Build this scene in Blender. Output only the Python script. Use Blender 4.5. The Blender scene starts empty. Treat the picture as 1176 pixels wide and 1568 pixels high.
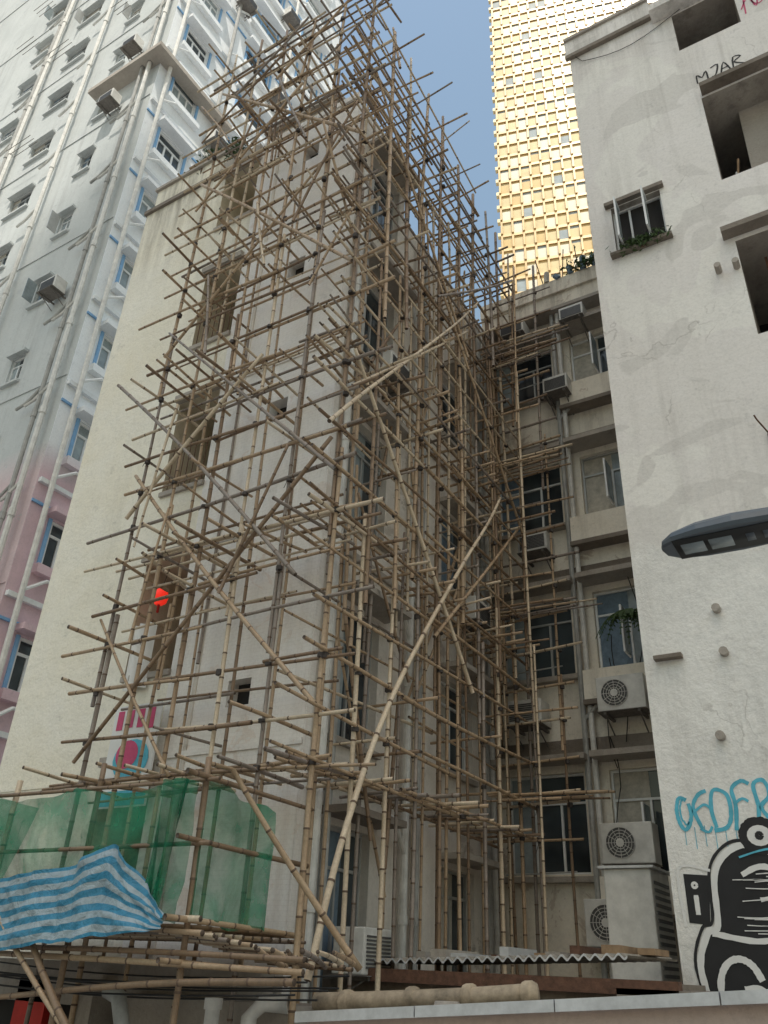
import bpy, math, random
from mathutils import Vector, Matrix
from mathutils import noise as mn
random.seed(11)
RU=random.uniform
EYE=1.7
# ---------------------------------------------------------------- materials
MATS={}
def newmat(n):
    m=bpy.data.materials.new(n); m.use_nodes=True
    nt=m.node_tree; b=nt.nodes["Principled BSDF"]; MATS[n]=m
    return m,nt,b
def N(nt,t,**k):
    n=nt.nodes.new(t)
    for a,v in k.items(): setattr(n,a,v)
    return n
def noise(nt,vec,scale,detail=6,rough=.6,dist=0):
    n=N(nt,"ShaderNodeTexNoise"); n.inputs["Scale"].default_value=scale; n.inputs["Detail"].default_value=detail
    n.inputs["Roughness"].default_value=rough; n.inputs["Distortion"].default_value=dist
    nt.links.new(vec,n.inputs["Vector"]); return n.outputs["Fac"]
def ramp(nt,fac,stops):
    r=N(nt,"ShaderNodeValToRGB"); e=r.color_ramp.elements
    while len(e)<len(stops): e.new(.5)
    for i,(p,c) in enumerate(stops):
        e[i].position=p; e[i].color=(*c,1) if len(c)==3 else c
    nt.links.new(fac,r.inputs[0]); return r.outputs[0]
def mix(nt,a,b,fac,mode='MIX'):
    m=N(nt,"ShaderNodeMix",data_type='RGBA',blend_type=mode)
    for s,v in ((m.inputs[0],fac),(m.inputs[6],a),(m.inputs[7],b)):
        if isinstance(v,(int,float)): s.default_value=v
        elif isinstance(v,tuple): s.default_value=(*v,1) if len(v)==3 else v
        else: nt.links.new(v,s)
    return m.outputs[2]
def math_(nt,op,a,b=0):
    m=N(nt,"ShaderNodeMath",operation=op)
    for s,v in ((m.inputs[0],a),(m.inputs[1],b)):
        if isinstance(v,(int,float)): s.default_value=v
        else: nt.links.new(v,s)
    return m.outputs[0]
def coords(nt,scale=(1,1,1)):
    tc=N(nt,"ShaderNodeTexCoord"); mp=N(nt,"ShaderNodeMapping"); mp.inputs["Scale"].default_value=scale
    nt.links.new(tc.outputs["Object"],mp.inputs[0]); return mp.outputs[0]
def bump(nt,b,h,s,d=.02):
    bp=N(nt,"ShaderNodeBump"); bp.inputs["Distance"].default_value=d
    if isinstance(s,(int,float)): bp.inputs["Strength"].default_value=s
    else: nt.links.new(s,bp.inputs["Strength"])
    nt.links.new(h,bp.inputs["Height"]); nt.links.new(bp.outputs[0],b.inputs["Normal"])
G=lambda v:(v,v,v)
def plaster(n,c1,c2,dirt=(.18,.15,.11),streak=.5,bs=.35,scale=.6,rough=.9,patch=None,pz=None,tile=False,coarse=9,topz=None,crack=0,lowbump=None,bd=.03,peel=None):
    m,nt,b=newmat(n); v=coords(nt)
    sep=N(nt,"ShaderNodeSeparateXYZ"); nt.links.new(v,sep.inputs[0])
    f=noise(nt,v,scale,8,.65,.4)
    col=mix(nt,c1,c2,ramp(nt,f,[(.35,G(0)),(.65,G(1))]))
    if patch:
        vp=coords(nt,(.5,.5,.35)); f2=noise(nt,vp,1.1,2,.4,1.2)
        col=mix(nt,col,patch,ramp(nt,f2,[(.53,G(0)),(.55,G(.8))]))
        f3=noise(nt,coords(nt,(.45,.45,.6)),1.7,2,.5,.8)
        col=mix(nt,col,tuple(x*.88 for x in c2),ramp(nt,f3,[(.60,G(0)),(.615,G(.7))]))
    lowm=None
    if pz:
        zz=math_(nt,'ADD',sep.outputs[2],math_(nt,'MULTIPLY',noise(nt,v,.9,6,.6),pz[2] if len(pz)>2 else .3))
        mr=N(nt,"ShaderNodeMapRange"); w_=.08 if len(pz)>2 else .5; mr.inputs[1].default_value=pz[0]-w_; mr.inputs[2].default_value=pz[0]+w_
        nt.links.new(zz,mr.inputs[0]); col=mix(nt,mix(nt,pz[1],tuple(x*.88 for x in pz[1]),ramp(nt,f,[(.4,G(0)),(.6,G(1))])),col,mr.outputs[0]); lowm=mr.outputs[0]
    if peel:
        fp=noise(nt,v,1.3,7,.7,.6); col=mix(nt,col,peel,ramp(nt,fp,[(.60,G(0)),(.62,G(.85))]))
    vs=coords(nt,(3.2,3.2,.16)); s=noise(nt,vs,1.2,7,.7)
    s1=ramp(nt,s,[(.5,G(0)),(.8,G(1))])
    big=noise(nt,v,.35,3,.5)
    s2=mix(nt,s1,ramp(nt,big,[(.35,G(0)),(.7,G(1))]),1,'MULTIPLY')
    col=mix(nt,col,dirt,math_(nt,'MULTIPLY',s2,streak))
    if topz:
        mr=N(nt,"ShaderNodeMapRange"); mr.inputs[1].default_value=topz-2.6; mr.inputs[2].default_value=topz; nt.links.new(sep.outputs[2],mr.inputs[0])
        st=ramp(nt,noise(nt,coords(nt,(2.5,2.5,.22)),1.5,8,.75),[(.42,G(0)),(.66,G(1))])
        col=mix(nt,col,dirt,math_(nt,'MULTIPLY',math_(nt,'MULTIPLY',st,mr.outputs[0]),.75))
    spk=noise(nt,v,22,6,.75); col=mix(nt,col,ramp(nt,spk,[(.3,G(.74)),(.55,G(1.0))]),.5,'MULTIPLY')
    sp2=noise(nt,v,2.6,8,.8); col=mix(nt,col,ramp(nt,sp2,[(.28,G(.55)),(.42,G(1.0))]),.6,'MULTIPLY')
    if crack:
        vo=N(nt,"ShaderNodeTexVoronoi",feature='DISTANCE_TO_EDGE'); vo.inputs["Scale"].default_value=.55
        nn=N(nt,"ShaderNodeTexNoise"); nn.inputs["Scale"].default_value=1.6; nn.inputs["Detail"].default_value=6; nt.links.new(v,nn.inputs["Vector"])
        nt.links.new(mix(nt,v,nn.outputs["Color"],.45),vo.inputs["Vector"])
        ck=ramp(nt,vo.outputs["Distance"],[(.0,G(1)),(.004,G(0))]); mk=ramp(nt,noise(nt,v,.7,3),[(.52,G(0)),(.62,G(crack))])
        col=mix(nt,col,dirt,math_(nt,'MULTIPLY',ck,mk))
    h=noise(nt,v,coarse,8,.7)
    if tile:
        ad=math_(nt,'ADD',sep.outputs[0],sep.outputs[1])
        cb=N(nt,"ShaderNodeCombineXYZ"); nt.links.new(ad,cb.inputs[0]); nt.links.new(sep.outputs[2],cb.inputs[1])
        bk=N(nt,"ShaderNodeTexBrick"); nt.links.new(cb.outputs[0],bk.inputs[0]); bk.inputs["Scale"].default_value=1
        bk.inputs["Brick Width"].default_value=.10; bk.inputs["Row Height"].default_value=.05; bk.inputs["Mortar Size"].default_value=.003
        bk.inputs["Color1"].default_value=(1,1,1,1); bk.inputs["Color2"].default_value=(.95,.94,.92,1); bk.inputs["Mortar"].default_value=(.8,.77,.73,1)
        col=mix(nt,col,bk.outputs[0],.4,'MULTIPLY')
    nt.links.new(col,b.inputs["Base Color"]); b.inputs["Roughness"].default_value=rough
    if lowbump and lowm:
        k=N(nt,"ShaderNodeMapRange"); k.inputs[3].default_value=lowbump; k.inputs[4].default_value=bs; nt.links.new(lowm,k.inputs[0]); bump(nt,b,h,k.outputs[0],bd)
    else: bump(nt,b,h,bs,bd)
    return m
def simple(n,c,rough=.6,var=.25,metal=0,sc=6,bs=0,spec=.5):
    m,nt,b=newmat(n); v=coords(nt); f=noise(nt,v,sc,6,.7)
    c2=tuple(x*(1-var) for x in c)
    nt.links.new(mix(nt,c,c2,ramp(nt,f,[(.35,G(0)),(.7,G(1))])),b.inputs["Base Color"])
    b.inputs["Roughness"].default_value=rough; b.inputs["Metallic"].default_value=metal
    b.inputs["Specular IOR Level"].default_value=spec
    if bs: bump(nt,b,f,bs)
    return m
p_plaster=plaster("beige_plaster",(.84,.79,.65),(.87,.84,.74),streak=.3,bs=.8,coarse=3.5,topz=15.8,bd=.05)
p_tile=plaster("cream_tile",(.88,.84,.79),(.90,.88,.85),dirt=(.45,.36,.29),streak=.6,bs=.1,rough=.45,tile=True,peel=(.82,.74,.67))
p_side=plaster("side_wall",(.78,.73,.66),(.64,.59,.52),dirt=(.14,.12,.1),streak=.8,bs=.3,peel=(.50,.45,.39))
p_back=plaster("back_wall",(.87,.82,.72),(.78,.72,.61),dirt=(.17,.12,.08),streak=.85,bs=.3,crack=.4,peel=(.60,.52,.43),topz=15.4)
p_right=plaster("right_wall",(.84,.81,.78),(.79,.76,.72),dirt=(.22,.19,.16),streak=.5,bs=.45,patch=(.87,.85,.80),topz=19.6,crack=.35,pz=(7.6,(.89,.88,.84),1.4),lowbump=1.0,coarse=5)
p_left=plaster("left_wall",(.50,.53,.53),(.57,.60,.60),dirt=(.2,.2,.2),streak=.6,bs=.2,pz=(12.6,(.68,.54,.56)),peel=(.48,.51,.52))
p_leftM=plaster("left_white_wall",(.85,.88,.9),(.79,.82,.85),dirt=(.4,.45,.5),streak=.4,bs=.1,pz=(12.6,(.70,.52,.57)))
p_inner=plaster("inner_wall",(.66,.59,.45),(.56,.49,.38),streak=.6)
p_conc=plaster("old_concrete",(.46,.42,.37),(.34,.30,.26),dirt=(.06,.05,.04),streak=.9,bs=.8)
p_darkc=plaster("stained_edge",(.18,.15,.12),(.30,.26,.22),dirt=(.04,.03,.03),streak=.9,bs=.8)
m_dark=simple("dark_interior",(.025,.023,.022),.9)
m_dark2=simple("brown_interior",(.07,.05,.035),.9)
m_white=simple("white_frame",(.78,.80,.80),.45,.15)
m_alu=simple("aluminium_frame",(.48,.49,.48),.4,.2,.3)
m_rust=simple("rusty_steel",(.16,.08,.05),.85,.6,0,14,.4)
m_rack=simple("ac_rack_steel",(.22,.20,.18),.8,.5,0,14,.3)
m_pipew=simple("white_pipe",(.74,.73,.69),.5,.3,0,5)
m_pipeg=simple("grey_pipe",(.42,.42,.40),.55,.4,0,4)
m_pipeb=simple("brown_pipe",(.52,.42,.30),.7,.75,0,3,.4)
m_blue=simple("blue_paint",(.22,.42,.68),.6,.2)
m_ac=simple("ac_casing",(.72,.71,.67),.5,.3,0,4)
m_acd=simple("ac_grille",(.10,.10,.10),.5)
m_black=simple("black_rubber",(.02,.02,.02),.6)
m_tie=simple("nylon_tie",(.05,.04,.035),.6)
m_cut=simple("bamboo_cut_end",(.10,.07,.05),.8)
m_curt=simple("curtain",(.55,.52,.45),.95,.4,0,8)
m_curtb=simple("curtain_blue",(.18,.25,.32),.95,.4,0,8)
m_red=simple("red_cloth",(.6,.03,.02),.7)
m_pink=simple("pink_sign",(.65,.08,.2),.6)
m_cyan=simple("cyan_paint",(.12,.55,.72),.7,.4,0,3)
m_blackp=simple("black_paint",(.02,.02,.022),.7,.4,0,3)
m_wp=simple("white_paint",(.8,.8,.78),.7,.1)
m_leaf=simple("leaves",(.06,.11,.03),.6,.6,0,12)
m_wood=simple("plank_wood",(.36,.24,.14),.85,.5,0,7,.4)
m_asph=simple("asphalt",(.05,.05,.052),.9,.3,0,9,.3)
m_pave=simple("pavement",(.40,.39,.37),.9,.3,0,4,.3)
m_steelb=simple("painted_grey_metal",(.10,.12,.14),.4,.15)
m_corr=simple("corrugated_sheet",(.36,.33,.28),.7,.7,.0,6,.3)
m_pinkw=plaster("pink_stucco",(.56,.44,.38),(.50,.39,.33),streak=.3,bs=.4)
m_rail=simple("pale_metal",(.62,.63,.64),.4,.3,.2)
def emis(n,c,st):
    m,nt,b=newmat(n); b.inputs["Base Color"].default_value=(*c,1); b.inputs["Emission Color"].default_value=(*c,1); b.inputs["Emission Strength"].default_value=st; return m
m_lant=emis("lit_red_lantern",(.85,.03,.015),.7)
def glass():
    m,nt,b=newmat("window_glass"); v=coords(nt)
    f=noise(nt,v,.8,3)
    nt.links.new(ramp(nt,f,[(.35,(.02,.025,.03)),(.65,(.07,.09,.10))]),b.inputs["Base Color"])
    b.inputs["Roughness"].default_value=.08; b.inputs["Specular IOR Level"].default_value=.5
    bump(nt,b,noise(nt,v,1.5,2),.05,.05)
    return m
m_glass=glass()
m_glassl=simple("frosted_glass",(.36,.42,.44),.25,.5,0,1.5)
def bamboo(n,c1,c2):
    m,nt,b=newmat(n); v=coords(nt,(1,1,1)); f=noise(nt,v,2.2,6,.7); g=noise(nt,v,40,3,.6)
    c=mix(nt,c1,c2,ramp(nt,f,[(.3,G(0)),(.7,G(1))])); c=mix(nt,c,ramp(nt,g,[(.3,G(.65)),(.6,G(1))]),.6,'MULTIPLY')
    nt.links.new(c,b.inputs["Base Color"]); b.inputs["Roughness"].default_value=.5; bump(nt,b,g,.15,.005); return m
BAM=[bamboo("bamboo_tan",(.50,.37,.24),(.34,.23,.14)),bamboo("bamboo_brown",(.30,.20,.12),(.18,.12,.075)),
     bamboo("bamboo_pale",(.68,.57,.42),(.50,.39,.27)),bamboo("bamboo_grey",(.33,.28,.24),(.20,.16,.13))]
m_node=simple("bamboo_node",(.14,.09,.06),.7)
def net():
    m,nt,b=newmat("green_net"); v=coords(nt); b.inputs["Roughness"].default_value=.7
    f=noise(nt,v,3,5); nt.links.new(ramp(nt,f,[(.3,(.0,.13,.065)),(.7,(.01,.24,.12))]),b.inputs["Base Color"])
    g=noise(nt,v,1.6,5,.6,1.0)
    nt.links.new(ramp(nt,g,[(.35,G(.42)),(.65,G(.82))]),b.inputs["Alpha"]); return m
m_net=net()
def tarp():
    m,nt,b=newmat("striped_tarp"); tc=N(nt,"ShaderNodeTexCoord"); w=N(nt,"ShaderNodeTexWave")
    w.bands_direction='Y'; w.inputs["Scale"].default_value=1.9; w.inputs["Distortion"].default_value=.3; w.inputs["Detail"].default_value=1
    nt.links.new(tc.outputs["UV"],w.inputs["Vector"])
    c=ramp(nt,w.outputs["Fac"],[(.47,(.03,.22,.36)),(.53,(.33,.41,.45))])
    v=coords(nt); c=mix(nt,c,ramp(nt,noise(nt,v,4,6,.7),[(.3,G(.6)),(.6,G(1))]),.6,'MULTIPLY')
    nt.links.new(c,b.inputs["Base Color"]); b.inputs["Roughness"].default_value=.4; bump(nt,b,noise(nt,v,9,5,.6,1.5),.8,.04); return m
m_tarp=tarp()
# ---------------------------------------------------------------- mesh builder
def top(name):
    o=bpy.data.objects.new(name,None); bpy.context.collection.objects.link(o); o.empty_display_size=.3; return o
class MB:
    def __init__(s): s.v=[];s.f=[];s.fm=[];s.mats=[]
    def mi(s,m):
        if m not in s.mats: s.mats.append(m)
        return s.mats.index(m)
    def face(s,pts,m):
        i=len(s.v); s.v+= [tuple(p) for p in pts]; s.f.append(tuple(range(i,i+len(pts)))); s.fm.append(s.mi(m))
    def hexa(s,p,m):
        i=len(s.v); s.v+=[tuple(q) for q in p]; k=s.mi(m)
        for f in ((0,3,2,1),(4,5,6,7),(0,1,5,4),(1,2,6,5),(2,3,7,6),(3,0,4,7)):
            s.f.append(tuple(i+j for j in f)); s.fm.append(k)
    def box(s,x0,x1,y0,y1,z0,z1,m):
        s.hexa([(x0,y0,z0),(x1,y0,z0),(x1,y1,z0),(x0,y1,z0),(x0,y0,z1),(x1,y0,z1),(x1,y1,z1),(x0,y1,z1)],m)
    def tube(s,pts,r,m,n=8,ringm=None):
        pts=[Vector(p) for p in pts]; k=s.mi(m); L=len(pts)
        rs=r if isinstance(r,(list,tuple)) else [r]*L
        base=len(s.v); d=(pts[-1]-pts[0])
        if d.length<1e-6: d=Vector((0,0,1))
        a=Vector((0,0,1)) if abs(d.normalized().z)<.9 else Vector((1,0,0))
        for i,p in enumerate(pts):
            t=(pts[min(i+1,L-1)]-pts[max(i-1,0)]).normalized()
            u=t.cross(a)
            if u.length<.05: u=t.cross(Vector((.3,.9,.2)))
            u.normalize(); w=t.cross(u)
            for j in range(n):
                an=2*math.pi*j/n; s.v.append(tuple(p+(u*math.cos(an)+w*math.sin(an))*rs[i]))
        for i in range(L-1):
            kk=k if ringm is None or not ringm[i] else s.mi(ringm[i])
            for j in range(n):
                a0=base+i*n+j; a1=base+i*n+(j+1)%n
                s.f.append((a0,a1,a1+n,a0+n)); s.fm.append(kk)
        ce=s.mi(m_cut) if ringm else k
        s.f.append(tuple(base+j for j in range(n))); s.fm.append(ce)
        s.f.append(tuple(base+(L-1)*n+j for j in range(n))); s.fm.append(ce)
    def make(s,name,parent=None,smooth=False,bevel=0):
        me=bpy.data.meshes.new(name); me.from_pydata([(x,y,z+EYE) for x,y,z in s.v],[],s.f)
        for m in s.mats: me.materials.append(m)
        me.polygons.foreach_set("material_index",s.fm)
        if smooth: me.polygons.foreach_set("use_smooth",[True]*len(s.f))
        me.update(); o=bpy.data.objects.new(name,me); bpy.context.collection.objects.link(o)
        if parent: o.parent=parent
        if bevel:
            b=o.modifiers.new("bev",'BEVEL'); b.width=bevel; b.segments=2; b.limit_method='ANGLE'
        return o
class PL:
    def __init__(s,ax,c): s.ax=ax; s.c=c
    def pt(s,u,z,d=0): return (u,s.c-d,z) if s.ax=='y' else (s.c+d,u,z)
    def box(s,mb,u0,u1,z0,z1,d0,d1,m):
        mb.hexa([s.pt(u0,z0,d0),s.pt(u1,z0,d0),s.pt(u1,z1,d0),s.pt(u0,z1,d0),s.pt(u0,z0,d1),s.pt(u1,z0,d1),s.pt(u1,z1,d1),s.pt(u0,z1,d1)],m)
    def quad(s,mb,u0,u1,z0,z1,d,m):
        mb.face([s.pt(u0,z0,d),s.pt(u1,z0,d),s.pt(u1,z1,d),s.pt(u0,z1,d)],m)
def facade(mb,P,u0,u1,z0,z1,ops,mat,depth=.25,revm=None,backm=None):
    us=sorted(set([u0,u1]+[o[0] for o in ops]+[o[1] for o in ops])); zs=sorted(set([z0,z1]+[o[2] for o in ops]+[o[3] for o in ops]))
    us=[u for u in us if u0<=u<=u1]; zs=[z for z in zs if z0<=z<=z1]
    for a,b in zip(us,us[1:]):
        for c,d in zip(zs,zs[1:]):
            cu,cz=(a+b)/2,(c+d)/2
            if any(o[0]<cu<o[1] and o[2]<cz<o[3] for o in ops): continue
            P.quad(mb,a,b,c,d,0,mat)
    for o in ops:
        dp=o[4] if len(o)>4 else depth; a,b,c,d=o[:4]; rm=revm or mat
        mb.face([P.pt(a,c,0),P.pt(b,c,0),P.pt(b,c,-dp),P.pt(a,c,-dp)],rm); mb.face([P.pt(a,d,0),P.pt(b,d,0),P.pt(b,d,-dp),P.pt(a,d,-dp)],rm)
        mb.face([P.pt(a,c,0),P.pt(a,d,0),P.pt(a,d,-dp),P.pt(a,c,-dp)],rm); mb.face([P.pt(b,c,0),P.pt(b,d,0),P.pt(b,d,-dp),P.pt(b,c,-dp)],rm)
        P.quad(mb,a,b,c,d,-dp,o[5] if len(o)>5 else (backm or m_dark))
def window(mb,P,a,b,c,d,rec=.12,fm=None,nu=2,top_=.28,t=.035,gl=None,curt=None):
    fm=fm or m_white; D=-rec
    P.box(mb,a,b,c,c+t,D-.03,D+.03,fm);P.box(mb,a,b,d-t,d,D-.03,D+.03,fm)
    P.box(mb,a,a+t,c+t,d-t,D-.03,D+.03,fm);P.box(mb,b-t,b,c+t,d-t,D-.03,D+.03,fm)
    zt=d-(d-c)*top_ if top_ else d-t
    if top_: P.box(mb,a+t,b-t,zt-t/2,zt+t/2,D-.025,D+.025,fm)
    for i in range(1,nu):
        u=a+(b-a)*i/nu; P.box(mb,u-t/2,u+t/2,c+t,zt-t/2,D-.024,D+.024,fm)
    P.quad(mb,a+t,b-t,c+t,d-t,D-.012,gl or m_glass)
    if curt: P.quad(mb,a+t,a+(b-a)*curt,c+t,d-t,D-.008,random.choice([m_curt,m_curtb,m_glassl]))
def eyebrow(mb,P,a,b,z,dep=.35,m=None,th=.08): P.box(mb,a,b,z,z+th,0.003,dep,m or p_conc)
# ---------------------------------------------------------------- ground
g=MB(); g.face([(-600,-600,-1.7),(600,-600,-1.7),(600,600,-1.7),(-600,600,-1.7)],m_pave); g.make("ground")
g=MB(); g.face([(-200,-10,-1.69),(200,-10,-1.69),(200,-3,-1.69),(-200,-3,-1.69)],m_asph)
for i in range(-20,20): g.face([(i*4,-6.58,-1.686),(i*4+2,-6.58,-1.686),(i*4+2,-6.45,-1.686),(i*4,-6.45,-1.686)],m_wp)
g.make("road")
g=MB(); g.box(-60,60,-3,-2.8,-1.7,-1.57,m_pave); g.box(-60,60,-2.8,7.3,-1.7,-1.58,m_pave); g.make("pavement")
# ---------------------------------------------------------------- main building
MAIN=top("scaffolded_apartment_building")
PF=PL('y',7.5); PS=PL('x',-5.7)
w=MB(); d=MB()
slabs=[14.2,11.2,8.2,5.2,2.2]
ops=[]
for s in slabs: ops.append((-8.92,-8.02,s-1.8,s-.02 if s<14 else s-.3,1.3,p_inner))
for s in [13.2,10.2,7.2]: ops.append((-6.9,-6.55,s-.1,s+.3,.2))
ops.append((-6.95,-6.58,2.78,3.12,.2))
facade(w,PF,-11.2,-8.92,-1.7,14.1,[],p_plaster)
facade(w,PF,-8.92,-8.02,-1.7,14.3,[o for o in ops if o[0]<-8],p_plaster,revm=p_inner)
facade(w,PF,-8.02,-5.7,-1.7,14.4,[o for o in ops if o[0]>-8],p_tile)
PF.box(w,-11.24,-8.95,14.1,14.2,-.3,.06,p_darkc)
w.box(-11.2,-8.92,7.62,12.8,14.1,15.0,p_plaster)
w.box(-11.24,-8.9,7.56,12.8,15.0,15.08,p_conc)
w.face([(-11.2,7.5,-1.7),(-11.2,12.8,-1.7),(-11.2,12.8,14.1),(-11.2,7.5,14.1)],p_plaster)
w.face([(-11.2,7.5,13.95),(-11.2,9.2,13.95),(-5.7,9.2,13.95),(-5.7,7.5,13.95)],p_conc)
w.face([(-9,9.2,12.39),(-9,12.8,12.39),(-5.7,12.8,12.39),(-5.7,9.2,12.39)],p_conc)
PF.box(d,-11.15,-8.95,2.0,2.04,.002,.015,p_plaster)
for s in slabs:
    PF.box(d,-8.95,-8.0,s-.02 if s<14 else s-.3,s+.1,.004,.10,p_conc)
    PF.box(d,-8.93,-8.01,s-1.86,s-1.78,.003,.05,p_conc)
    d.box(-8.8,-8.3,8.74,8.79,s-1.75,s-.5,m_dark2)
    for k in range(7):
        if s in (8.2,11.2): d.tube([(-8.85+k*.12,7.53,s-1.78),(-8.85+k*.12,7.53,s-.9)],.008,m_rust,5)
    PF.box(d,-8.02,-5.7,s+.02,s+.09,.003,.025,p_tile)
for x in (-7.55,-6.3): PF.box(d,x,x+.06,-1.7,14.3,.003,.02,p_side)
sops=[]
for s in [0,2.75,5.75,8.75,11.75]:
    sops+= [(8.0,9.05,s-.3,s+1.45,.3)]
    if s<11: sops+=[(10.9,12.0,s-.1,s+1.3,.3)]
facade(w,PS,7.5,9.2,-1.7,14.1,[o for o in sops if o[0]<9],p_side)
facade(w,PS,9.2,12.8,-1.7,12.7,[o for o in sops if o[0]>9],p_side)
w.box(-9,-5.7,9.2,9.25,12.7,14.1,p_side)
for o in sops:
    window(d,PS,o[0],o[1],o[2],o[3],.15,random.choice([m_white,m_alu,m_alu]),2,.25,curt=RU(.2,.7))
    eyebrow(d,PS,o[0]-.12,o[1]+.12,o[3]+.08,.45,random.choice([p_conc,p_darkc]))
    PS.box(d,o[0]-.06,o[1]+.06,o[2]-.08,o[2]-.005,.003,.08,p_conc)
PS.box(d,7.5,7.62,-1.7,14.1,.003,.02,p_tile)
for s in [1.9,4.9,7.9,10.9]: PS.box(d,7.63,12.75,s,s+.1,.002,.05,p_conc)
for yy,m,r in ((7.72,m_pipew,.055),(7.92,m_pipeg,.05),(9.7,m_pipew,.05),(10.0,m_pipeg,.045),(12.3,m_pipeg,.05),(12.5,m_pipew,.05)):
    d.tube([(-5.58,yy,-1.7),(-5.58,yy,12.4)],r,m,10)
    z=-1
    while z<12.3:
        d.tube([(-5.58,yy,z),(-5.58,yy,z+.1)],r*1.25,m,10); z+=1.5
for z in (1.3,4.2,7.3,10.1): d.tube([(-5.58,9.7,z),(-5.5,9.3,z+.35),(-5.5,9.1,z+.4)],.035,m_pipew,8)
w.make("walls",MAIN); d.make("trim_windows_pipes",MAIN)
r=MB(); r.box(-8.6,-6.9,8.3,10.5,12.5,16.0,p_back); r.box(-8.75,-6.75,8.15,10.6,16.0,16.12,p_conc)
PT=PL('y',8.3); window(r,PT,-8.1,-7.3,14.7,15.6,-.04,m_white)
r.make("rooftop_room",MAIN)
# ---------------------------------------------------------------- back building
BACK=top("rear_tenement_building"); PK=PL('y',12.8)
w=MB(); d=MB(); rows=[(1.37,2.85),(4.45,5.85),(7.3,8.65),(10.3,11.5)]
bo=[]
for c,t in rows: bo+=[(-5.45,-4.15,c,t,.3),(-3.75,-2.62,c,t,.3)]
facade(w,PK,-5.7,-2.0,-1.7,13.3,bo,p_back)
PK.box(w,-5.7,-2.0,12.95,13.32,-.2,.06,p_back)
PK.box(d,-5.7,-2.0,12.2,12.28,.003,.35,p_conc)
for i,(c,t) in enumerate(rows):
    window(d,PK,-5.45,-4.15,c,t,.12,m_alu if i%2 else m_white,3,.3,curt=.35)
    window(d,PK,-3.75,-2.62,c,t,.12,m_white if i!=2 else m_alu,2,.3,gl=m_glassl if i in(1,2) else None,curt=.5)
    eyebrow(d,PK,-5.6,-4.0,t+.12,.4,p_conc,.09); eyebrow(d,PK,-3.9,-2.46,t+.12,.45,p_conc,.09)
    PK.box(d,-5.68,-2.46,t+.22,t+.5,.003,.06,p_darkc)
    PK.box(d,-3.95,-2.46,c-.55,c-.06,.003,.28,p_back); PK.box(d,-3.97,-2.46,c-.63,c-.55,.003,.3,p_darkc)
    PK.box(d,-5.6,-4.05,c-.12,c-.04,.003,.14,p_conc)
    d.box(-3.2,-3.17,12.35,12.7,c+.1,c+.9,m_white); d.face([(-3.16,12.38,c+.12),(-3.16,12.68,c+.12),(-3.16,12.68,c+.88),(-3.16,12.38,c+.88)],m_glassl)
    d.tube([(-5.3,12.3,c-.05),(-4.2,12.3,c-.02)],.012,m_alu,5)
for xx,m in ((-4.02,m_pipeg),(-3.9,m_pipew),(-5.6,m_pipeg)):
    d.tube([(xx,12.62,-1.7),(xx,12.62,12.2)],.045,m,8)
for z in (.7,3.6,6.6,9.5):
    d.tube([(-4.02,12.62,z),(-3.8,12.6,z+.2),(-3.1,12.58,z+.28)],.035,m_pipeg,8)
for k in range(8):
    x=RU(-4.0,-2.7); z=RU(1,9); pts=[(x+.08*math.sin(i*.8+k),12.7-.04*(i%2),z+i*.25) for i in range(8)]; d.tube(pts,.008,m_black,4)
w.make("walls",BACK); d.make("windows_and_ledges",BACK)
# ---------------------------------------------------------------- right building
RIGHT=top("graffiti_apartment_building"); PR=PL('y',10.4)
w=MB(); d=MB()
ro=[(-.39,.72,15.5,16.65,.8),(-.22,1.5,11.7,13.9,2.2),(-.24,1.5,8.33,10.26,2.2),(-2.06,-1.2,10.9,12.05,.25),(-.1,1.5,4.9,6.9,.9),(3,5,2,4,.4)]
facade(w,PR,-2.45,7,-1.7,17.4,ro,p_right,.5,revm=p_conc)
w.face([(-2.45,10.4,-1.7),(-2.45,20,-1.7),(-2.45,20,17.4),(-2.45,10.4,17.4)],p_right)
w.face([(-2.45,10.4,17.4),(7,10.4,17.4),(7,20,17.4),(-2.45,20,17.4)],p_conc)
PR.box(w,-2.52,-.75,16.95,17.42,.003,.07,p_right); PR.box(w,-2.53,-.74,16.85,16.95,.003,.09,p_darkc); PR.box(w,-.75,7,16.7,16.82,.003,.3,p_right)
PR.box(w,-2.52,-.75,17.42,17.5,-.1,.12,p_conc)
for a,b,z in ((-.2,1.6,13.95),(-.4,1.6,10.35),(-.25,1.6,6.95)): PR.box(d,a,b,z,z+.1,.003,.22,p_darkc)
PR.box(d,-2.15,-1.12,12.07,12.15,.003,.1,p_darkc); PR.box(d,-2.15,-1.12,10.82,10.88,.003,.12,p_darkc)
PR.box(d,-2.04,-1.22,10.92,12.03,-.24,-.2,m_dark)
window(d,PR,-2.06,-1.2,10.9,12.05,.15,m_white,3,0,gl=m_dark)
for a,s in ((-1.92,-1),(-1.45,1)):
    for z0,z1 in ((10.98,11.0),(11.9,11.93)): d.box(a-.01,a+.02,10.05,10.38,z0,z1,m_white)
    d.box(a-.01,a+.02,10.05,10.08,11.0,11.9,m_white); d.face([(a,10.08,11.0),(a,10.38,11.0),(a,10.38,11.9),(a,10.08,11.9)],m_glassl)
for x,z in ((-.56,9.75),(-.3,9.72)): d.tube([(x,10.4,z),(x,10.22,z)],.05,p_conc,10)
for x,z in ((-1.45,3.62),(-1.45,4.2),(-1.65,2.6)): d.tube([(x,10.4,z),(x,10.3,z)],.055,p_conc,10)
PR.box(d,-2.3,-1.95,3.62,3.67,.003,.12,p_darkc)
PR.box(d,-.42,-.36,5.75,6.6,.002,.03,m_dark); PR.box(d,-.3,-.26,5.4,6.2,.002,.03,m_dark)
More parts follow.
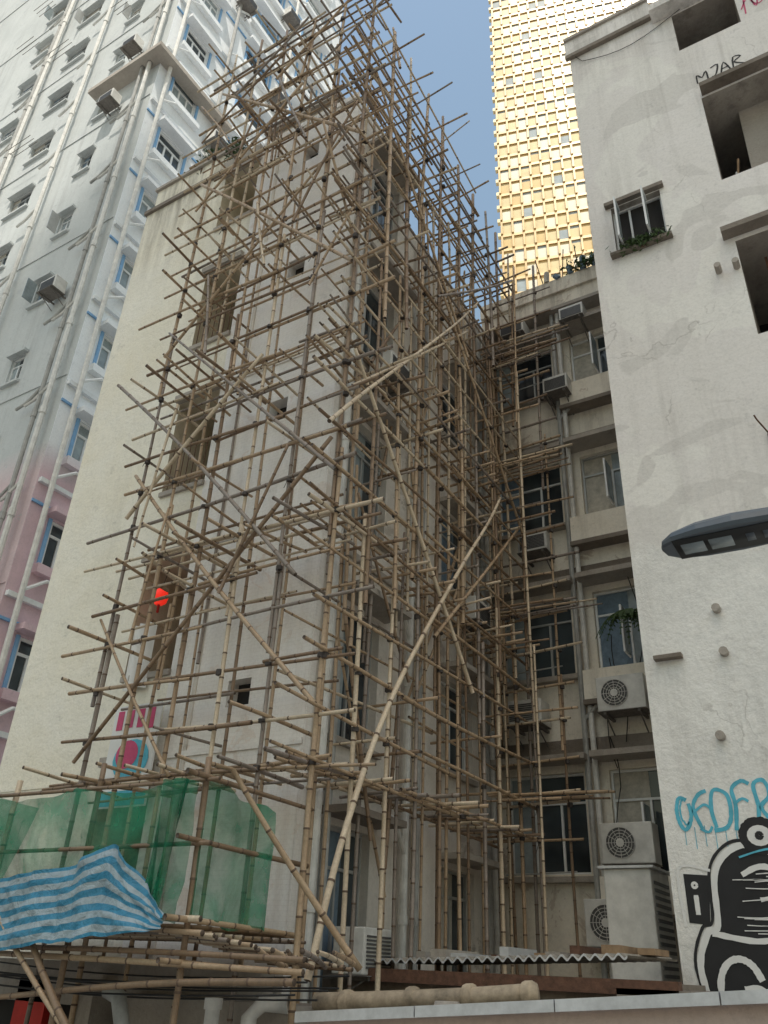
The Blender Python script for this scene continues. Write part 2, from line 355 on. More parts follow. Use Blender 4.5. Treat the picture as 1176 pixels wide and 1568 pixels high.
d.tube([(-.36,10.37,6.5),(-.5,10.2,6.75),(-.52,10.15,6.8)],.012,m_rust,5)
d.box(.1,.14,10.9,10.94,8.33,10.2,m_rust); d.tube([(-.05,10.9,11.7),(.1,10.9,12.6)],.02,m_wood,6); d.tube([(.1,10.9,11.7),(.02,10.9,12.3)],.018,m_white,6)
d.hexa([(.25,11,11.7),(1.5,11,11.7),(1.5,11.1,11.7),(.25,11.1,11.7),(.3,11,13.9),(1.5,11,13.9),(1.5,11.1,13.9),(.3,11.1,13.9)],p_conc)
d.box(.4,1.4,11.2,11.4,8.33,9.2,p_conc)
pts=[(-2.4,10.37,17.0)]+[(-2.2+.25*i,10.37,16.6-.25*math.sin(i*.45)) for i in range(10)]; d.tube(pts,.008,m_black,4)
w.make("walls",RIGHT); d.make("window_and_fittings",RIGHT)
def stroke(mb,pts,wd,m,dp,sub=6):
    v=[Vector((p[0],p[1])) for p in pts]; out=[]
    for i in range(len(v)-1):
        p0=v[max(i-1,0)];p1=v[i];p2=v[i+1];p3=v[min(i+2,len(v)-1)]
        for k in range(sub):
            t=k/sub; out.append(.5*((2*p1)+(p2-p0)*t+(2*p0-5*p1+4*p2-p3)*t*t+(3*p1-p0-3*p2+p3)*t**3))
    out.append(v[-1]); L=[];R_=[]
    for i,p in enumerate(out):
        t=(out[min(i+1,len(out)-1)]-out[max(i-1,0)])
        if t.length<1e-5: t=Vector((1,0))
        t.normalize(); nn=Vector((-t.y,t.x))*wd*.5*RU(.85,1.1); L.append(p+nn);R_.append(p-nn)
    for i in range(len(out)-1):
        mb.face([PR.pt(*L[i],dp),PR.pt(*L[i+1],dp),PR.pt(*R_[i+1],dp),PR.pt(*R_[i],dp)],m)
def circ(cx,cz,rx,rz,a0=0,a1=360,n=10): return [(cx+rx*math.cos(math.radians(a0+(a1-a0)*i/n)),cz+rz*math.sin(math.radians(a0+(a1-a0)*i/n))) for i in range(n+1)]
GR=MB()
def cy(pts,wd=.045,dp=.006): stroke(GR,[((x+2.13)*.80-2.2,(z-1.92)*1.35+1.76+RU(-.015,.015)) for x,z in pts],wd,m_cyan,dp)
cy(circ(-2.13,1.92,.10,.13,60,400)); cy(circ(-2.11,1.93,.07,.10,100,300),.02)
cy([(-1.90,1.79),(-1.99,1.95),(-1.9,2.07),(-1.78,2.09)]);cy([(-1.99,1.92),(-1.84,1.97),(-1.76,1.94)],.03,.009);cy([(-1.93,1.79),(-1.82,1.76),(-1.76,1.8)],.03,.009)
cy([(-1.70,1.78),(-1.74,1.95),(-1.68,2.1),(-1.5,2.05),(-1.48,1.9),(-1.56,1.78),(-1.74,1.77)])
cy([(-1.44,1.76),(-1.40,1.95),(-1.42,2.1),(-1.28,2.15),(-1.18,2.12)]);cy([(-1.41,1.98),(-1.3,2.01),(-1.22,1.98)],.03,.009)
cy([(-1.14,1.78),(-1.10,1.95),(-1.12,2.12),(-.98,2.14),(-.93,2.02),(-1.06,1.95),(-1.0,1.85),(-.90,1.78)])
for k in range(9): cy([(-2.15+k*.14,1.8),(-2.15+k*.14,1.68-RU(0,.1))],.008,.004)
SX=-.22; SZ=-.12
def gs(pts,wd,m,dp): stroke(GR,[(x+SX,z+SZ) for x,z in pts],wd,m,dp)
GR.face([PR.pt(x+SX,z+SZ,.005) for x,z in [(-2.08,.72),(-1.86,.70),(-1.8,1.2),(-2.08,1.22)]],m_blackp)
gs([(-1.97,1.0),(-1.97,.8)],.05,m_wp,.01); gs(circ(-1.97,1.1,.025,.025),.03,m_wp,.01)
gs([(-2.12,.68),(-2.12,1.27),(-1.78,1.25)],.03,m_wp,.009)
bl=[(-1.95,-.1),(-2.02,.3),(-1.9,.62),(-1.78,.7),(-1.74,1.2),(-1.55,1.45),(-1.3,1.5),(-.9,1.35),(-.5,1.5),(-.2,1.4),(-.2,-.35),(-1.1,-.5),(-1.7,-.4),(-1.95,-.1)]
GR.face([PR.pt(x+SX,z+SZ,.005) for x,z in bl[:-1]],m_blackp)
gs(bl,.07,m_wp,.010); gs([(x-.05,z+.05) for x,z in bl[:8]],.035,m_blackp,.008)
gs(circ(-1.2,1.6,.17,.15),.1,m_blackp,.012); GR.face([PR.pt(SX-1.2+.13*math.cos(a*math.pi/8),SZ+1.6+.11*math.sin(a*math.pi/8),.014) for a in range(16)],m_wp); gs(circ(-1.2,1.6,.025,.025),.045,m_blackp,.017)
for p,wd in [([(-1.45,1.2),(-1.2,1.28),(-.8,1.1),(-.5,1.2)],.06),(circ(-1.62,.08,.22,.3,20,340),.07),([(-1.6,.1),(-1.42,.1),(-1.42,-.12)],.06),(circ(-1.0,.1,.2,.33),.08),([(-1.85,.62),(-1.4,.55),(-1.0,.6),(-.5,.52)],.06),([(-1.3,.95),(-.9,1.0),(-.6,.92)],.045)]: gs(p,wd,m_wp,.013)
for i in range(34): z=.6+RU(0,.7); x=RU(-1.6,-.9); gs([(x,z),(x+.25,z+RU(-.01,.02)),(x+.5,z+.02)],.010,m_wp,.016)
gs([(-1.45,1.38),(-1.1,1.46),(-.8,1.38)],.02,m_cyan,.018)
def tg(pts,wd=.03,m=m_blackp,dp=.006): stroke(GR,[(-.22+x*.62,14.33+z*.34) for x,z in pts],wd,m,dp,3)
tg([(0,0),(.02,.7),(.15,.35),(.28,.75),(.3,0)]); tg([(.42,.8),(.62,.85),(.52,.1),(.40,.05)]); tg([(.66,0),(.78,.8),(.92,0)]);tg([(.68,.3),(.9,.35)],.025); tg([(1.0,0),(1.05,.85),(1.25,.7),(1.05,.45),(1.3,.0)])
def pk(pts): stroke(GR,[(.78+x*.5,15.65+z*.9) for x,z in pts],.028,m_pink,.006,4)
pk([(0,.2),(.3,.5),(.5,.1),(.7,.6),(1,.2)]); pk([(0,.6),(.4,.9),(.8,.6),(1,1)]); pk([(.1,0),(.2,1)]); pk(circ(.6,.35,.2,.2))
GR.make("graffiti",RIGHT)
# ---------------------------------------------------------------- left tall building
LEFT=top("high_rise_apartment_building"); PLf=PL('y',9.8); PM=PL('x',-16.2)
w=MB(); d=MB(); lo_=[]; mo=[]
for k in range(-1,16):
    z=2.0+3.0*k
    lo_+=[(-19.15,-18.55,z,z+.95,.2),(-22.9,-21.7,z,z+.95,.2),(-26,-25,z,z+1.0,.2)]
    mo+=[(10.5,11.6,z,z+1.25,.2),(13.4,14.8,z,z+1.25,.2),(16.4,17.8,z,z+1.25,.2)]
facade(w,PLf,-34,-16.2,-1.7,52,lo_,p_left); facade(w,PM,9.8,19.1,-1.7,52,mo,p_leftM)
w.face([(-34,9.8,-1.7),(-34,19.1,-1.7),(-34,19.1,52),(-34,9.8,52)],p_left);w.face([(-34,19.1,-1.7),(-16.2,19.1,-1.7),(-16.2,19.1,52),(-34,19.1,52)],p_left);w.face([(-34,9.8,52),(-16.2,9.8,52),(-16.2,19.1,52),(-34,19.1,52)],p_conc)
for o in lo_:
    window(d,PLf,*o[:4],.1,m_alu if random.random()<.6 else m_white,2 if o[1]-o[0]<1 else 3,.3,.04,curt=RU(.2,.8))
    PLf.box(d,o[0]-.1,o[1]+.1,o[2]-.1,o[2]-.02,.004,.1,p_left); PLf.box(d,o[0]-.1,o[1]+.1,o[3]+.02,o[3]+.1,.004,.16,p_left)
    if random.random()<.4:
        a=o[0]+.05; d.box(a,a+.03,9.4,9.72,o[2]+.08,o[3]-.1,random.choice([m_alu,m_glassl]))
    if random.random()<.3:
        for q in range(3): d.tube([(o[0]-.05,9.3-.15*q,o[2]-.15),(o[1]+.1,9.3-.15*q,o[2]-.15)],.012,m_rack,5)
for o in mo:
    window(d,PM,*o[:4],.08,m_blue if o[0]>13 and o[0]<16 else m_white,3,.3,.07,gl=m_glassl if random.random()<.4 else None)
    PM.box(d,o[0]-.2,o[1]+.2,o[2]-.25,o[2]-.02,.004,.22,p_leftM); PM.box(d,o[0]-.25,o[1]+.25,o[3]+.05,o[3]+.2,.004,.4,p_leftM)
    PM.box(d,o[0]-.12,o[0]-.03,o[2],o[3],.004,.05,m_blue);PM.box(d,o[1]+.03,o[1]+.12,o[2],o[3],.004,.05,m_blue)
for k in range(-1,16):
    z=4.0+3*k
    PM.box(d,9.83,19.0,z,z+.12,.003,.12,m_white)
    PM.box(d,9.8,19.0,z-.55,z-.48,.003,.05,m_blue)
    if k%2: PLf.box(d,-34,-16.25,z+.3,z+.34,.002,.03,p_left)
PLf.box(d,-19.3,-16.2,27.0,27.2,.003,.5,p_conc); PM.box(d,9.3,13,27.0,27.19,.003,.5,p_conc)
for xx,m,r in ((-16.5,m_pipew,.07),(-16.85,m_pipeg,.06),(-20.5,m_pipew,.07),(-24,m_pipew,.08),(-24.3,m_pipeg,.07)):
    d.tube([(xx,9.6,-1.7),(xx,9.6,51)],r,m,8)
    for k in range(17): d.tube([(xx,9.6,3*k),(xx,9.6,3*k+.2)],r*1.3,m,8)
    for k in range(16): d.tube([(xx,9.6,3*k+1),(xx-.5,9.58,3*k+.6),(xx-.9,9.6,3*k+.55)],.045,m,6)
for yy,m in ((10.1,m_pipew),(12.4,m_pipeg),(15.6,m_pipew)):
    d.tube([(-16.0,yy,-1.7),(-16.0,yy,51)],.07,m,8)
    for k in range(16): d.tube([(-16,yy,3*k+1.2),(-15.95,yy+.5,3*k+1.6),(-16,yy+.9,3*k+1.65)],.045,m_white,6)
w.make("walls",LEFT); d.make("windows_pipes_ledges",LEFT)
bb=MB()
for z in (11,14,17,20,23,26,29): bb.box(-30,-26.5,8.6,9.79,z,z+1.0,p_left)
bb.make("balconies",LEFT)
# ---------------------------------------------------------------- gold tower
TW=top("gold_glass_skyscraper")
t=MB(); org=Vector((-32.2,80,0)); a=math.radians(16.3); ex=Vector((math.cos(a),math.sin(a),0)); ey=Vector((-math.sin(a),math.cos(a),0))
def tp(u,v,z): q=org+ex*u+ey*v; return (q.x,q.y,z)
def tbox(u0,u1,v0,v1,z0,z1,m): t.hexa([tp(u0,v0,z0),tp(u1,v0,z0),tp(u1,v1,z0),tp(u0,v1,z0),tp(u0,v0,z1),tp(u1,v0,z1),tp(u1,v1,z1),tp(u0,v1,z1)],m)
m_gold=simple("gold_panel",(.52,.35,.14),.4,.25,.1,.4); m_goldm=simple("gold_mullion",(.66,.48,.23),.35,.25,.1,.4); m_gl2=simple("gold_glass",(.84,.70,.40),.3,.2,0,.5); m_gl3=simple("blue_glass_pane",(.46,.53,.56),.2,.3,0,.5); m_gl4=simple("pale_glass",(.92,.87,.72),.3,.1); m_tw=simple("tower_glass_warm",(.76,.56,.25),.35,.15,0,.3)
FH=3.0; CW=1.62
tbox(.3,30,.35,25,-1.7,200,m_gold)
for k in range(24,68):
    z=k*FH
    tbox(0,30,-.02,.4,z,z+.5,m_goldm)
    for j in range(0,19):
        u=.1+j*CW
        tbox(u,u+.3,-.28,.36,z+.51,z+FH,m_gold)
        mm=random.choices([m_gl2,m_gl4,m_gl3,m_tw],[5,6,1,1.5])[0]
        t.face([tp(u+.3,.22,z+.5),tp(u+CW,.22,z+.5),tp(u+CW,.05,z+FH-.6),tp(u+.3,.05,z+FH-.6)],mm)
        t.face([tp(u+.3,.2,z+FH-.6),tp(u+CW,.2,z+FH-.6),tp(u+CW,.2,z+FH),tp(u+.3,.2,z+FH)],random.choice([m_gl3,m_tw,m_gl2,m_tw]))
    tbox(-.35,.1,-.3,.4,z,z+.7,m_gl2)
    for j in range(8): tbox(-.02,.3,.6+j*3,.9+j*3,z+.56,z+FH,m_gl2)
t.make("curtain_wall",TW)
# ---------------------------------------------------------------- unseen slab behind the viewpoint, added to keep direct sun off the facades
E=top("sun_blocker_slab"); b=MB()
S=Vector((.5,-.866,0)); PP_=Vector((.866,.5,0)); c0=S*130+PP_*(-8)
def dp(u,v,z): q=c0+PP_*u+S*v; return (q.x,q.y,z)
b.hexa([dp(-17,0,-1.7),dp(17,0,-1.7),dp(17,20,-1.7),dp(-17,20,-1.7),dp(-17,0,300),dp(17,0,300),dp(17,20,300),dp(-17,20,300)],p_back)
for k in range(98):
    b.hexa([dp(-16,-.1,3*k),dp(16,-.1,3*k),dp(16,-.02,3*k),dp(-16,-.02,3*k),dp(-16,-.1,3*k+1.5),dp(16,-.1,3*k+1.5),dp(16,-.02,3*k+1.5),dp(-16,-.02,3*k+1.5)],m_glass)
b.make("body",E)
# ---------------------------------------------------------------- bamboo
def bpole(mb,p0,p1,r=.03,m=None,bend=.02):
    p0=Vector(p0);p1=Vector(p1); L=(p1-p0).length; m=m or random.choices(BAM,[5,3,3,2])[0]
    d=(p1-p0)/L; s=d.cross(Vector((RU(-1,1),RU(-1,1),RU(-1,1)))).normalized()*bend*L*RU(.3,1.5)
    ph=RU(.8,1.25)
    def P(t): return p0.lerp(p1,t)+s*math.sin(math.pi*t**ph)
    pts=[];rs=[];rm=[]; step=RU(.28,.4); r=r*RU(.85,1.12); r1=r*RU(.7,.9)
    if random.random()<.5: r,r1=r1,r
    rr=lambda t:r+(r1-r)*t
    pts.append(P(0));rs.append(r);rm.append(None); x=RU(.1,.3)
    while x<L-.05:
        t=x/L; e=.010/L
        pts+= [P(t-e),P(t),P(t+e)]; q=rr(t); rs+=[q,q*1.14,q]; rm+=[m_node,m_node,None]; x+=step*RU(.9,1.1)
    pts.append(P(1)); rs.append(rr(1)); rm.append(None)
    mb.tube(pts,rs,m,6,ringm=rm)
SC=top("bamboo_scaffolding")
std=MB(); led=MB(); tr=MB(); br=MB(); tie=MB()
def wrap(p,axis,r=.040):
    if random.random()<.3: return
    p=Vector(p); a=Vector(axis).normalized()*RU(.015,.035)
    tie.tube([p-a,p+a],r,m_tie,6)
    if random.random()<.3:
        e=p+Vector((RU(-.08,.08),-.05,RU(-.18,-.05))); tie.tube([p+Vector((0,-.03,0)),e],.005,m_tie,4)
yo,yi=6.6,7.15; xo,xi=-4.85,-5.35
fx=[-8.25,-7.6,-6.95,-6.25,-5.55,-4.85]
topz=lambda x: 16.0-(x+8.25)*.3
def standards(x,y,z1,r=.030):
    jx,jy=RU(-.09,.09),RU(-.05,.05); z=-1.6; x0,y0=x+RU(-.04,.04),y
    while z<z1:
        zz=min(z+RU(5.5,7.5),z1)
        bpole(std,(x0,y0,z),(x+jx*RU(-1,1),y+jy*RU(-1,1),zz),r,None,.004); x0+=RU(-.02,.02)+.05*random.choice((-1,1)); z=zz-1.2
        if zz>=z1: break
def ledger(axis,a0,a1,c,z,r,tilt=.1):
    f=(lambda u,zz,o=0:(u,c+o,zz)) if axis=='x' else (lambda u,zz,o=0:(c+o,u,zz))
    if random.random()<.45: bpole(led,f(a0,z+RU(-tilt,tilt)),f(a1,z+RU(-tilt,tilt)),r,None,.005)
    else:
        m=a0+(a1-a0)*RU(.35,.65); l=RU(.3,.9)
        bpole(led,f(a0,z+RU(-tilt,tilt)),f(m+l,z+RU(-.05,.05)),r,None,.006); bpole(led,f(m-l,z+RU(-.04,.08),.05),f(a1,z+RU(-tilt,tilt),.05),r,None,.006)
for x in fx: standards(x,yo,topz(x)+RU(.1,.8))
for x in fx[:-1]: standards(x+.3,yi+.05,topz(x)-RU(.5,1.5),.024)
zs=[]; z=1.75
while z<15.9: zs.append(z); z+=RU(.46,.64)
for i,z in enumerate(zs):
    ledger('x',-8.45-RU(.0,.8),-4.7+RU(-.1,.6),yo-.05,z,.024)
    if i%2==0 or random.random()<.35: ledger('x',-8.4-RU(0,.4),-5.1+RU(-.1,.3),yi,z,.020)
    for x in fx: wrap((x,yo-.03,z),(0,0,1))
    if i%5==0:
        for x in fx+[-7.9,-7.2,-6.6,-5.9,-5.2]:
            bpole(tr,(x+RU(-.08,.08),7.45,z+RU(-.03,.08)),(x+RU(-.12,.12),yo-RU(.1,.8),z+RU(-.05,.08)),.024,None,.004)
        for yy in (6.75,7.0): bpole(tr,(-8.5-RU(0,.5),yy,z+.07),(-4.8,yy,z+.07),.021,None,.004)
    elif random.random()<.5:
        for x in random.sample(fx,2): bpole(tr,(x+RU(-.1,.1),7.45,z+.05),(x+RU(-.1,.1),yo-RU(.15,.6),z+.05),.022,None,.004)
    else:
        bpole(tr,(-8.3+RU(-.05,.05),7.45,z+.05),(-8.3,yo-RU(.2,.7),z+.05),.024,None,.004)
sy=[6.6,7.25,7.9,8.55,9.2,9.85,10.5,11.15,11.8,12.3]
tops=lambda y: 15.0-(y-6.6)*.33
for y in sy[1:]:
    standards(xo,y,tops(y)+RU(.2,1.1)); standards(xi,y+.3,tops(y)-RU(.4,1.4),.024)
    if random.random()<.5: standards(xi+.25,y+.1,tops(y)-RU(.4,3),.023)
for i,z in enumerate(zs):
    if z>15: continue
    ymax=12.3 if z<13.2 else 12.3-(z-13.0)*3.0
    if ymax<7.5: continue
    ledger('y',6.4-RU(.1,.6),ymax,xo+.05,z,.024,.12)
    if i%4!=1: ledger('y',6.5,ymax-.1,xi,z,.020,.12)
    for y in sy:
        if y<ymax: wrap((xo+.03,y,z),(0,0,1))
    if i%5==0:
        for y in [q+o for q in sy for o in (0,.35)]:
            if y<ymax: bpole(tr,(-5.65,y+RU(-.05,.05),z+RU(0,.08)),(xo+RU(.1,.55),y+RU(-.08,.08),z+RU(0,.08)),.024,None,.004)
        for xx in (-5.2,-5.05): bpole(tr,(xx,6.4,z+.08),(xx,ymax,z+.08),.021,None,.004)
    elif random.random()<.7:
        for y in random.sample(sy,4):
            if y<ymax: bpole(tr,(-5.65,y,z+.05),(xo+RU(.1,.4),y,z+.05),.022,None,.004)
for k in range(7):
    y=7.0+k*.5; bpole(tr,(-5.6,y,14.0-k*.08),(-4.25+RU(-.2,.25),y+RU(-.2,.2),14.15+RU(-.1,.2)-k*.05),.020,None,.006)
for k in range(5): bpole(led,(-4.65-.12*k,6.2,14.4-.25*k),(-4.6-.12*k,10.2+.4*k,13.8-.2*k),.020,None,.006)
for x in (-5.1,-4.65,-4.15): standards(x,12.1,12.9+RU(0,.7),.026)
for x in (-5.0,-4.4): standards(x,11.45,12.6+RU(0,.7),.024)
for i,z in enumerate(zs):
    if z>13.0: continue
    bpole(led,(-5.3,12.05,z),(-3.95+RU(-.1,.3),12.05,z+RU(-.08,.08)),.023,None,.004)
    if i%2: bpole(led,(-5.3,11.45,z),(-4.0+RU(-.1,.3),11.45,z+RU(-.08,.08)),.021,None,.004)
    for x in (-5.1,-4.65,-4.15): wrap((x,12.07,z),(0,0,1),.036)
    if i%5==1:
        for k in range(6): bpole(tr,(-5.2,11.5+k*.1,z+.08+RU(-.03,.05)),(-3.6+RU(-.25,.25),11.5+k*.1+RU(-.05,.05),z+.05+RU(-.03,.08)),.021,None,.004)
def seg(p0,p1,r=.029,m=None,bend=.008): bpole(br,p0,p1,r,m,bend)
yb=yo-.11
seg((-9.19,yb-.05,7.95),(-5.2,yb-.05,3.8),.033,BAM[3])
z=2.0; k=0
while z<14:
    if k%2==0: seg((-8.3,yb,z),(-4.9,yb,z+3.6)); seg((-4.8,yb-.03,z+.3),(-8.3,yb-.03,z+4.0))
    else: seg((-4.8,yb,z),(-8.3,yb,z+3.6)); seg((-8.3,yb-.03,z+.2),(-6.2,yb-.03,z+2.3))
    z+=3.1; k+=1
seg((-8.39,yb,3.83),(-6.68,yb,1.72),.02)
for k in range(10):
    x=RU(-8.2,-5.3); z=RU(2.5,13.2); seg((x,yb-.06,z),(x+RU(-1.1,1.1),yb-.06,z+RU(1.2,2.4)),.024)
for x,z in ((-8.6,13.6),(-7.9,14.6),(-6.9,14.3),(-5.8,14.0)): seg((x,yb,z),(x+RU(1.2,2.2),yb,z+RU(.9,2.0)),.024)
xb=xo+.12; z=3.4; k=1
while z<11:
    a0=(6.6,10.0) if k%2==0 else (10.0,6.6)
    seg((xb,a0[0],z),(xb,a0[1],min(z+3.6,13.6)))
    seg((xb+.03,a0[1]+2.2,z+.4),(xb+.03,a0[0]+2.2,min(z+3.8,13.2)))
    z+=3.0; k+=1
for k in range(14):
    y=RU(7,10.5); z=RU(0,10); seg((xi+RU(-.1,.25),y,z),(xi+RU(-.1,.25),y+RU(-1.5,1.8),z+RU(2.2,3.2)),.026,random.choice([BAM[1],BAM[0]]))
def curve(mb,pts,r,m):
    v=[Vector(p) for p in pts]; out=[]
    for i in range(len(v)-1):
        p0=v[max(i-1,0)];p1=v[i];p2=v[i+1];p3=v[min(i+2,len(v)-1)]
        for q in range(8):
            t=q/8; out.append(.5*((2*p1)+(p2-p0)*t+(2*p0-5*p1+4*p2-p3)*t*t+(3*p1-p0-3*p2+p3)*t**3))
    out.append(v[-1]); rs=[r*(1-.35*i/len(out)) for i in range(len(out))]
    P2=[];R2=[];M2=[]
    for i in range(len(out)):
        P2.append(out[i]);R2.append(rs[i]);M2.append(None)
        if i%2==1 and i<len(out)-1:
            q=out[i].lerp(out[i+1],.3); q2=out[i].lerp(out[i+1],.36); q3=out[i].lerp(out[i+1],.42)
            P2+=[q,q2,q3]; R2+=[rs[i],rs[i]*1.14,rs[i]]; M2+=[m_node,m_node,None]
    mb.tube(P2,R2,m,8,ringm=M2)
XX=-4.66
curve(br,[(XX,6.5,-.1),(XX,6.95,1.2),(XX,7.78,2.78),(XX,9.4,4.95),(XX,10.5,6.3),(XX-.02,11.1,7.1)],.034,BAM[2])
curve(br,[(XX,6.1,5.5),(XX,6.75,6.35),(XX,7.5,7.28),(XX,8.6,8.65),(XX,9.5,9.8),(XX,10.3,10.9)],.028,BAM[2])
std.make("standards",SC,True); led.make("ledgers",SC,True); tr.make("transoms",SC,True); br.make("braces",SC,True); tie.make("nylon_ties",SC)
# ---------------------------------------------------------------- lower catch platform
PLAT=top("bamboo_catch_platform"); b=MB()
yp=5.5; xp=-5.2
for x,zt in ((-5.2,1.45),(-6.55,1.5),(-7.8,1.42),(-9.0,1.45)): bpole(b,(x,yp,-1.6),(x+RU(-.04,.04),yp,zt+.15),.032,None,.004)
for z,r in ((1.42,.026),(.9,.025),(.28,.032),(.03,.028),(-.02,.026)): bpole(b,(-9.6,yp-.05,z+RU(-.03,.03)),(-5.0 if z>.1 else -3.95,yp-.05,z+RU(-.03,.03)),r,None,.004)
for z in (1.42,.9,.3,.0): bpole(b,(xp+.05,5.2,z),(xp+.15,6.9,z-.05),.026,None,.004)
for k in range(18): bpole(b,(-5.55+RU(-.1,.1),5.5+k*.10,.22-k*.012),(-5.0+k*.02+RU(-.05,.08),5.45+k*.10,.2-k*.012),.025,None,.002)
for k in range(12): bpole(b,(-9.5,5.6+k*.13,.2),(-5.1,5.6+k*.13,.2),.025,None,.003)
for k in range(9): b.box(-9.6,-5.25+RU(-.1,.05),5.55+k*.2,5.73+k*.2,.235+RU(0,.01),.262+RU(0,.01),m_wood)
bpole(b,(-8.6,5.35,1.35),(-5.65,5.2,-.75),.032); bpole(b,(-6.9,5.3,.2),(-5.4,5.15,-.9),.036); bpole(b,(-5.0,5.6,1.5),(-4.2,6.6,.0),.028)
bpole(b,(-7.3,5.42,-.35),(-4.0,5.42,-.1),.028)
for k in range(6): bpole(b,(-4.9+k*.14,6.5,.02+RU(-.03,.03)),(-4.5+k*.14,5.6,.1),.026)
b.make("poles_and_deck",PLAT,True)
def sheet(name,parent,fn,nu,nv,m,uvs=(1,1)):
    v=[];f=[]
    for i in range(nu+1):
        for j in range(nv+1): p=fn(i/nu,j/nv); v.append((p[0],p[1],p[2]+EYE))
    for i in range(nu):
        for j in range(nv): a=i*(nv+1)+j; f.append((a,a+1,a+nv+2,a+nv+1))
    me=bpy.data.meshes.new(name); me.from_pydata(v,[],f); me.materials.append(m)
    uv=me.uv_layers.new()
    for lp in me.loops:
        i,j=divmod(lp.vertex_index,nv+1); uv.data[lp.index].uv=(i/nu*uvs[0],j/nv*uvs[1])
    for p in me.polygons: p.use_smooth=True
    o=bpy.data.objects.new(name,me); bpy.context.collection.objects.link(o); o.parent=parent; return o
def wob(x,y,z): return mn.noise(Vector((x,y,z)))
NET=top("green_debris_net")
sheet("net_front",NET,lambda u,v:(-9.5+4.3*u,yp-.08+.12*wob(u*9,v*1.5,1)+.05*wob(u*30,v*5,8)+.04*math.sin(u*30+v*2),.3+1.12*v-.08*abs(math.sin(u*10))),90,14,m_net)
sheet("net_side",NET,lambda u,v:(-5.18+.12*u+.07*wob(u*5,v*2,4),5.5+.85*u,.3-.06*u+(1.12-.12*u)*v+.03*math.sin(u*9)),24,12,m_net)
sheet("net_fold",NET,lambda u,v:(-5.6+.35*u*(.4+.6*v)+.03*math.sin(u*12),yp-.13+.05*math.sin(u*14+v*3),.25+1.15*v),14,8,m_net)
sheet("net_loose_flap",NET,lambda u,v:(-8.2+.7*u+.25*v,yp-.16+.05*math.sin(u*11+v*3),.5+.9*v-.15*u),14,8,m_net)
TP=top("striped_tarpaulin")
def lerp_tab(x,tab):
    for (x0,y0),(x1,y1) in zip(tab,tab[1:]):
        if x0<=x<=x1: return y0+(y1-y0)*(x-x0)/(x1-x0)
    return tab[-1][1]
def tf(u,v):
    x=-9.4+4.2*u
    tp_=lerp_tab(x,[(-9.5,.50),(-7.7,.58),(-6.4,.72),(-6.0,.88),(-5.9,.84),(-5.19,.30)]); bt=lerp_tab(x,[(-9.5,-.2),(-7.8,-.08),(-6.5,.08),(-5.19,.21)])
    z=bt+(tp_-bt)*v+.03*wob(u*20,v*2,7)*(1-v)
    fold=.05*wob(u*22,v*3.5,2)+.02*wob(u*60,v*9,5)+.03*math.sin((x+6)*16/(1+abs(x+6)*.6)+v*2)*(.3+v)
    return (x+.03*wob(u*8,v*6,9),yp-.22-.10*(1-v)+fold, z)
sheet("sheet",TP,tf,160,34,m_tarp,(4,1))
# ---------------------------------------------------------------- canopy, pipes and low walls
CA=top("corrugated_canopy"); c=MB()
nx=160
h=lambda x:.022*math.sin((x+5.2)*2*math.pi/.11)+.09+(x+5.2)*.045
for i in range(nx):
    x0=-5.2+i*(2.75/nx); x1=x0+2.75/nx
    c.face([(x0,8.4,h(x0)),(x1,8.4,h(x1)),(x1,10.3,h(x1)+.02),(x0,10.3,h(x0)+.02)],m_corr)
    c.face([(x0,8.4,h(x0)),(x1,8.4,h(x1)),(x1,8.4,h(x1)-.02),(x0,8.4,h(x0)-.02)],m_rail)
for k in range(10): c.box(-4.9+k*.26+RU(-.05,.05),-4.85+k*.26+RU(.05,.2),8.5+RU(0,.6),9.2+RU(0,.5),.13+k*.012,.16+k*.012+RU(0,.06),random.choice([p_conc,m_rust,m_wood,m_rail]))
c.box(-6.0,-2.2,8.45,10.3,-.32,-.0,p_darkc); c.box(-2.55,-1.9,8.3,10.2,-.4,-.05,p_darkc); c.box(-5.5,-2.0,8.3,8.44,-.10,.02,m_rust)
c.box(-5.7,-2.2,9.0,12.6,-1.7,-.35,p_conc)
c.make("sheet_roof",CA)
PW=top("low_shop_wall"); c=MB()
def sl(x): return -.32+(x+3.96)*.087
c.hexa([(-4.2,5.9,-1.7),(3,5.9,-1.7),(3,6.1,-1.7),(-4.2,6.1,-1.7),(-4.2,5.9,sl(-4.2)),(3,5.9,sl(3)),(3,6.1,sl(3)),(-4.2,6.1,sl(-4.2))],m_pinkw)
for i in range(7):
    x0=-4.25+i*1.03; x1=x0+1.02
    c.hexa([(x0,5.8,sl(x0)-.02),(x1,5.8,sl(x1)-.02),(x1,6.25,sl(x1)-.02),(x0,6.25,sl(x0)-.02),(x0,5.8,sl(x0)+.05),(x1,5.8,sl(x1)+.05),(x1,6.25,sl(x1)+.05),(x0,6.25,sl(x0)+.05)],m_rail)
c.make("wall_and_cap",PW)
PP=top("drain_pipe"); c=MB()
c.tube([(-4.9,7.0,-.27),(-4.4,7.0,-.24),(-3.5,7.2,-.17),(-2.9,7.3,-.11)],.075,m_pipeb,12)
for x in (-4.6,-4.0,-3.5,-3.0): c.tube([(x,7.0+(x+4.6)*.18,-.255+(x+4.6)*.085),(x+.07,7.0+(x+4.53)*.18,-.25+(x+4.6)*.085)],.095,m_pipeb,12)
for x in (-3.6,-2.6): c.hexa([(x-.15,6.9,-.6),(x+.15,6.9,-.6),(x+.15,7.4,-.6),(x-.15,7.4,-.6),(x-.07,6.95,-.2),(x+.07,6.95,-.2),(x+.07,7.3,-.2),(x-.07,7.3,-.2)],p_conc)
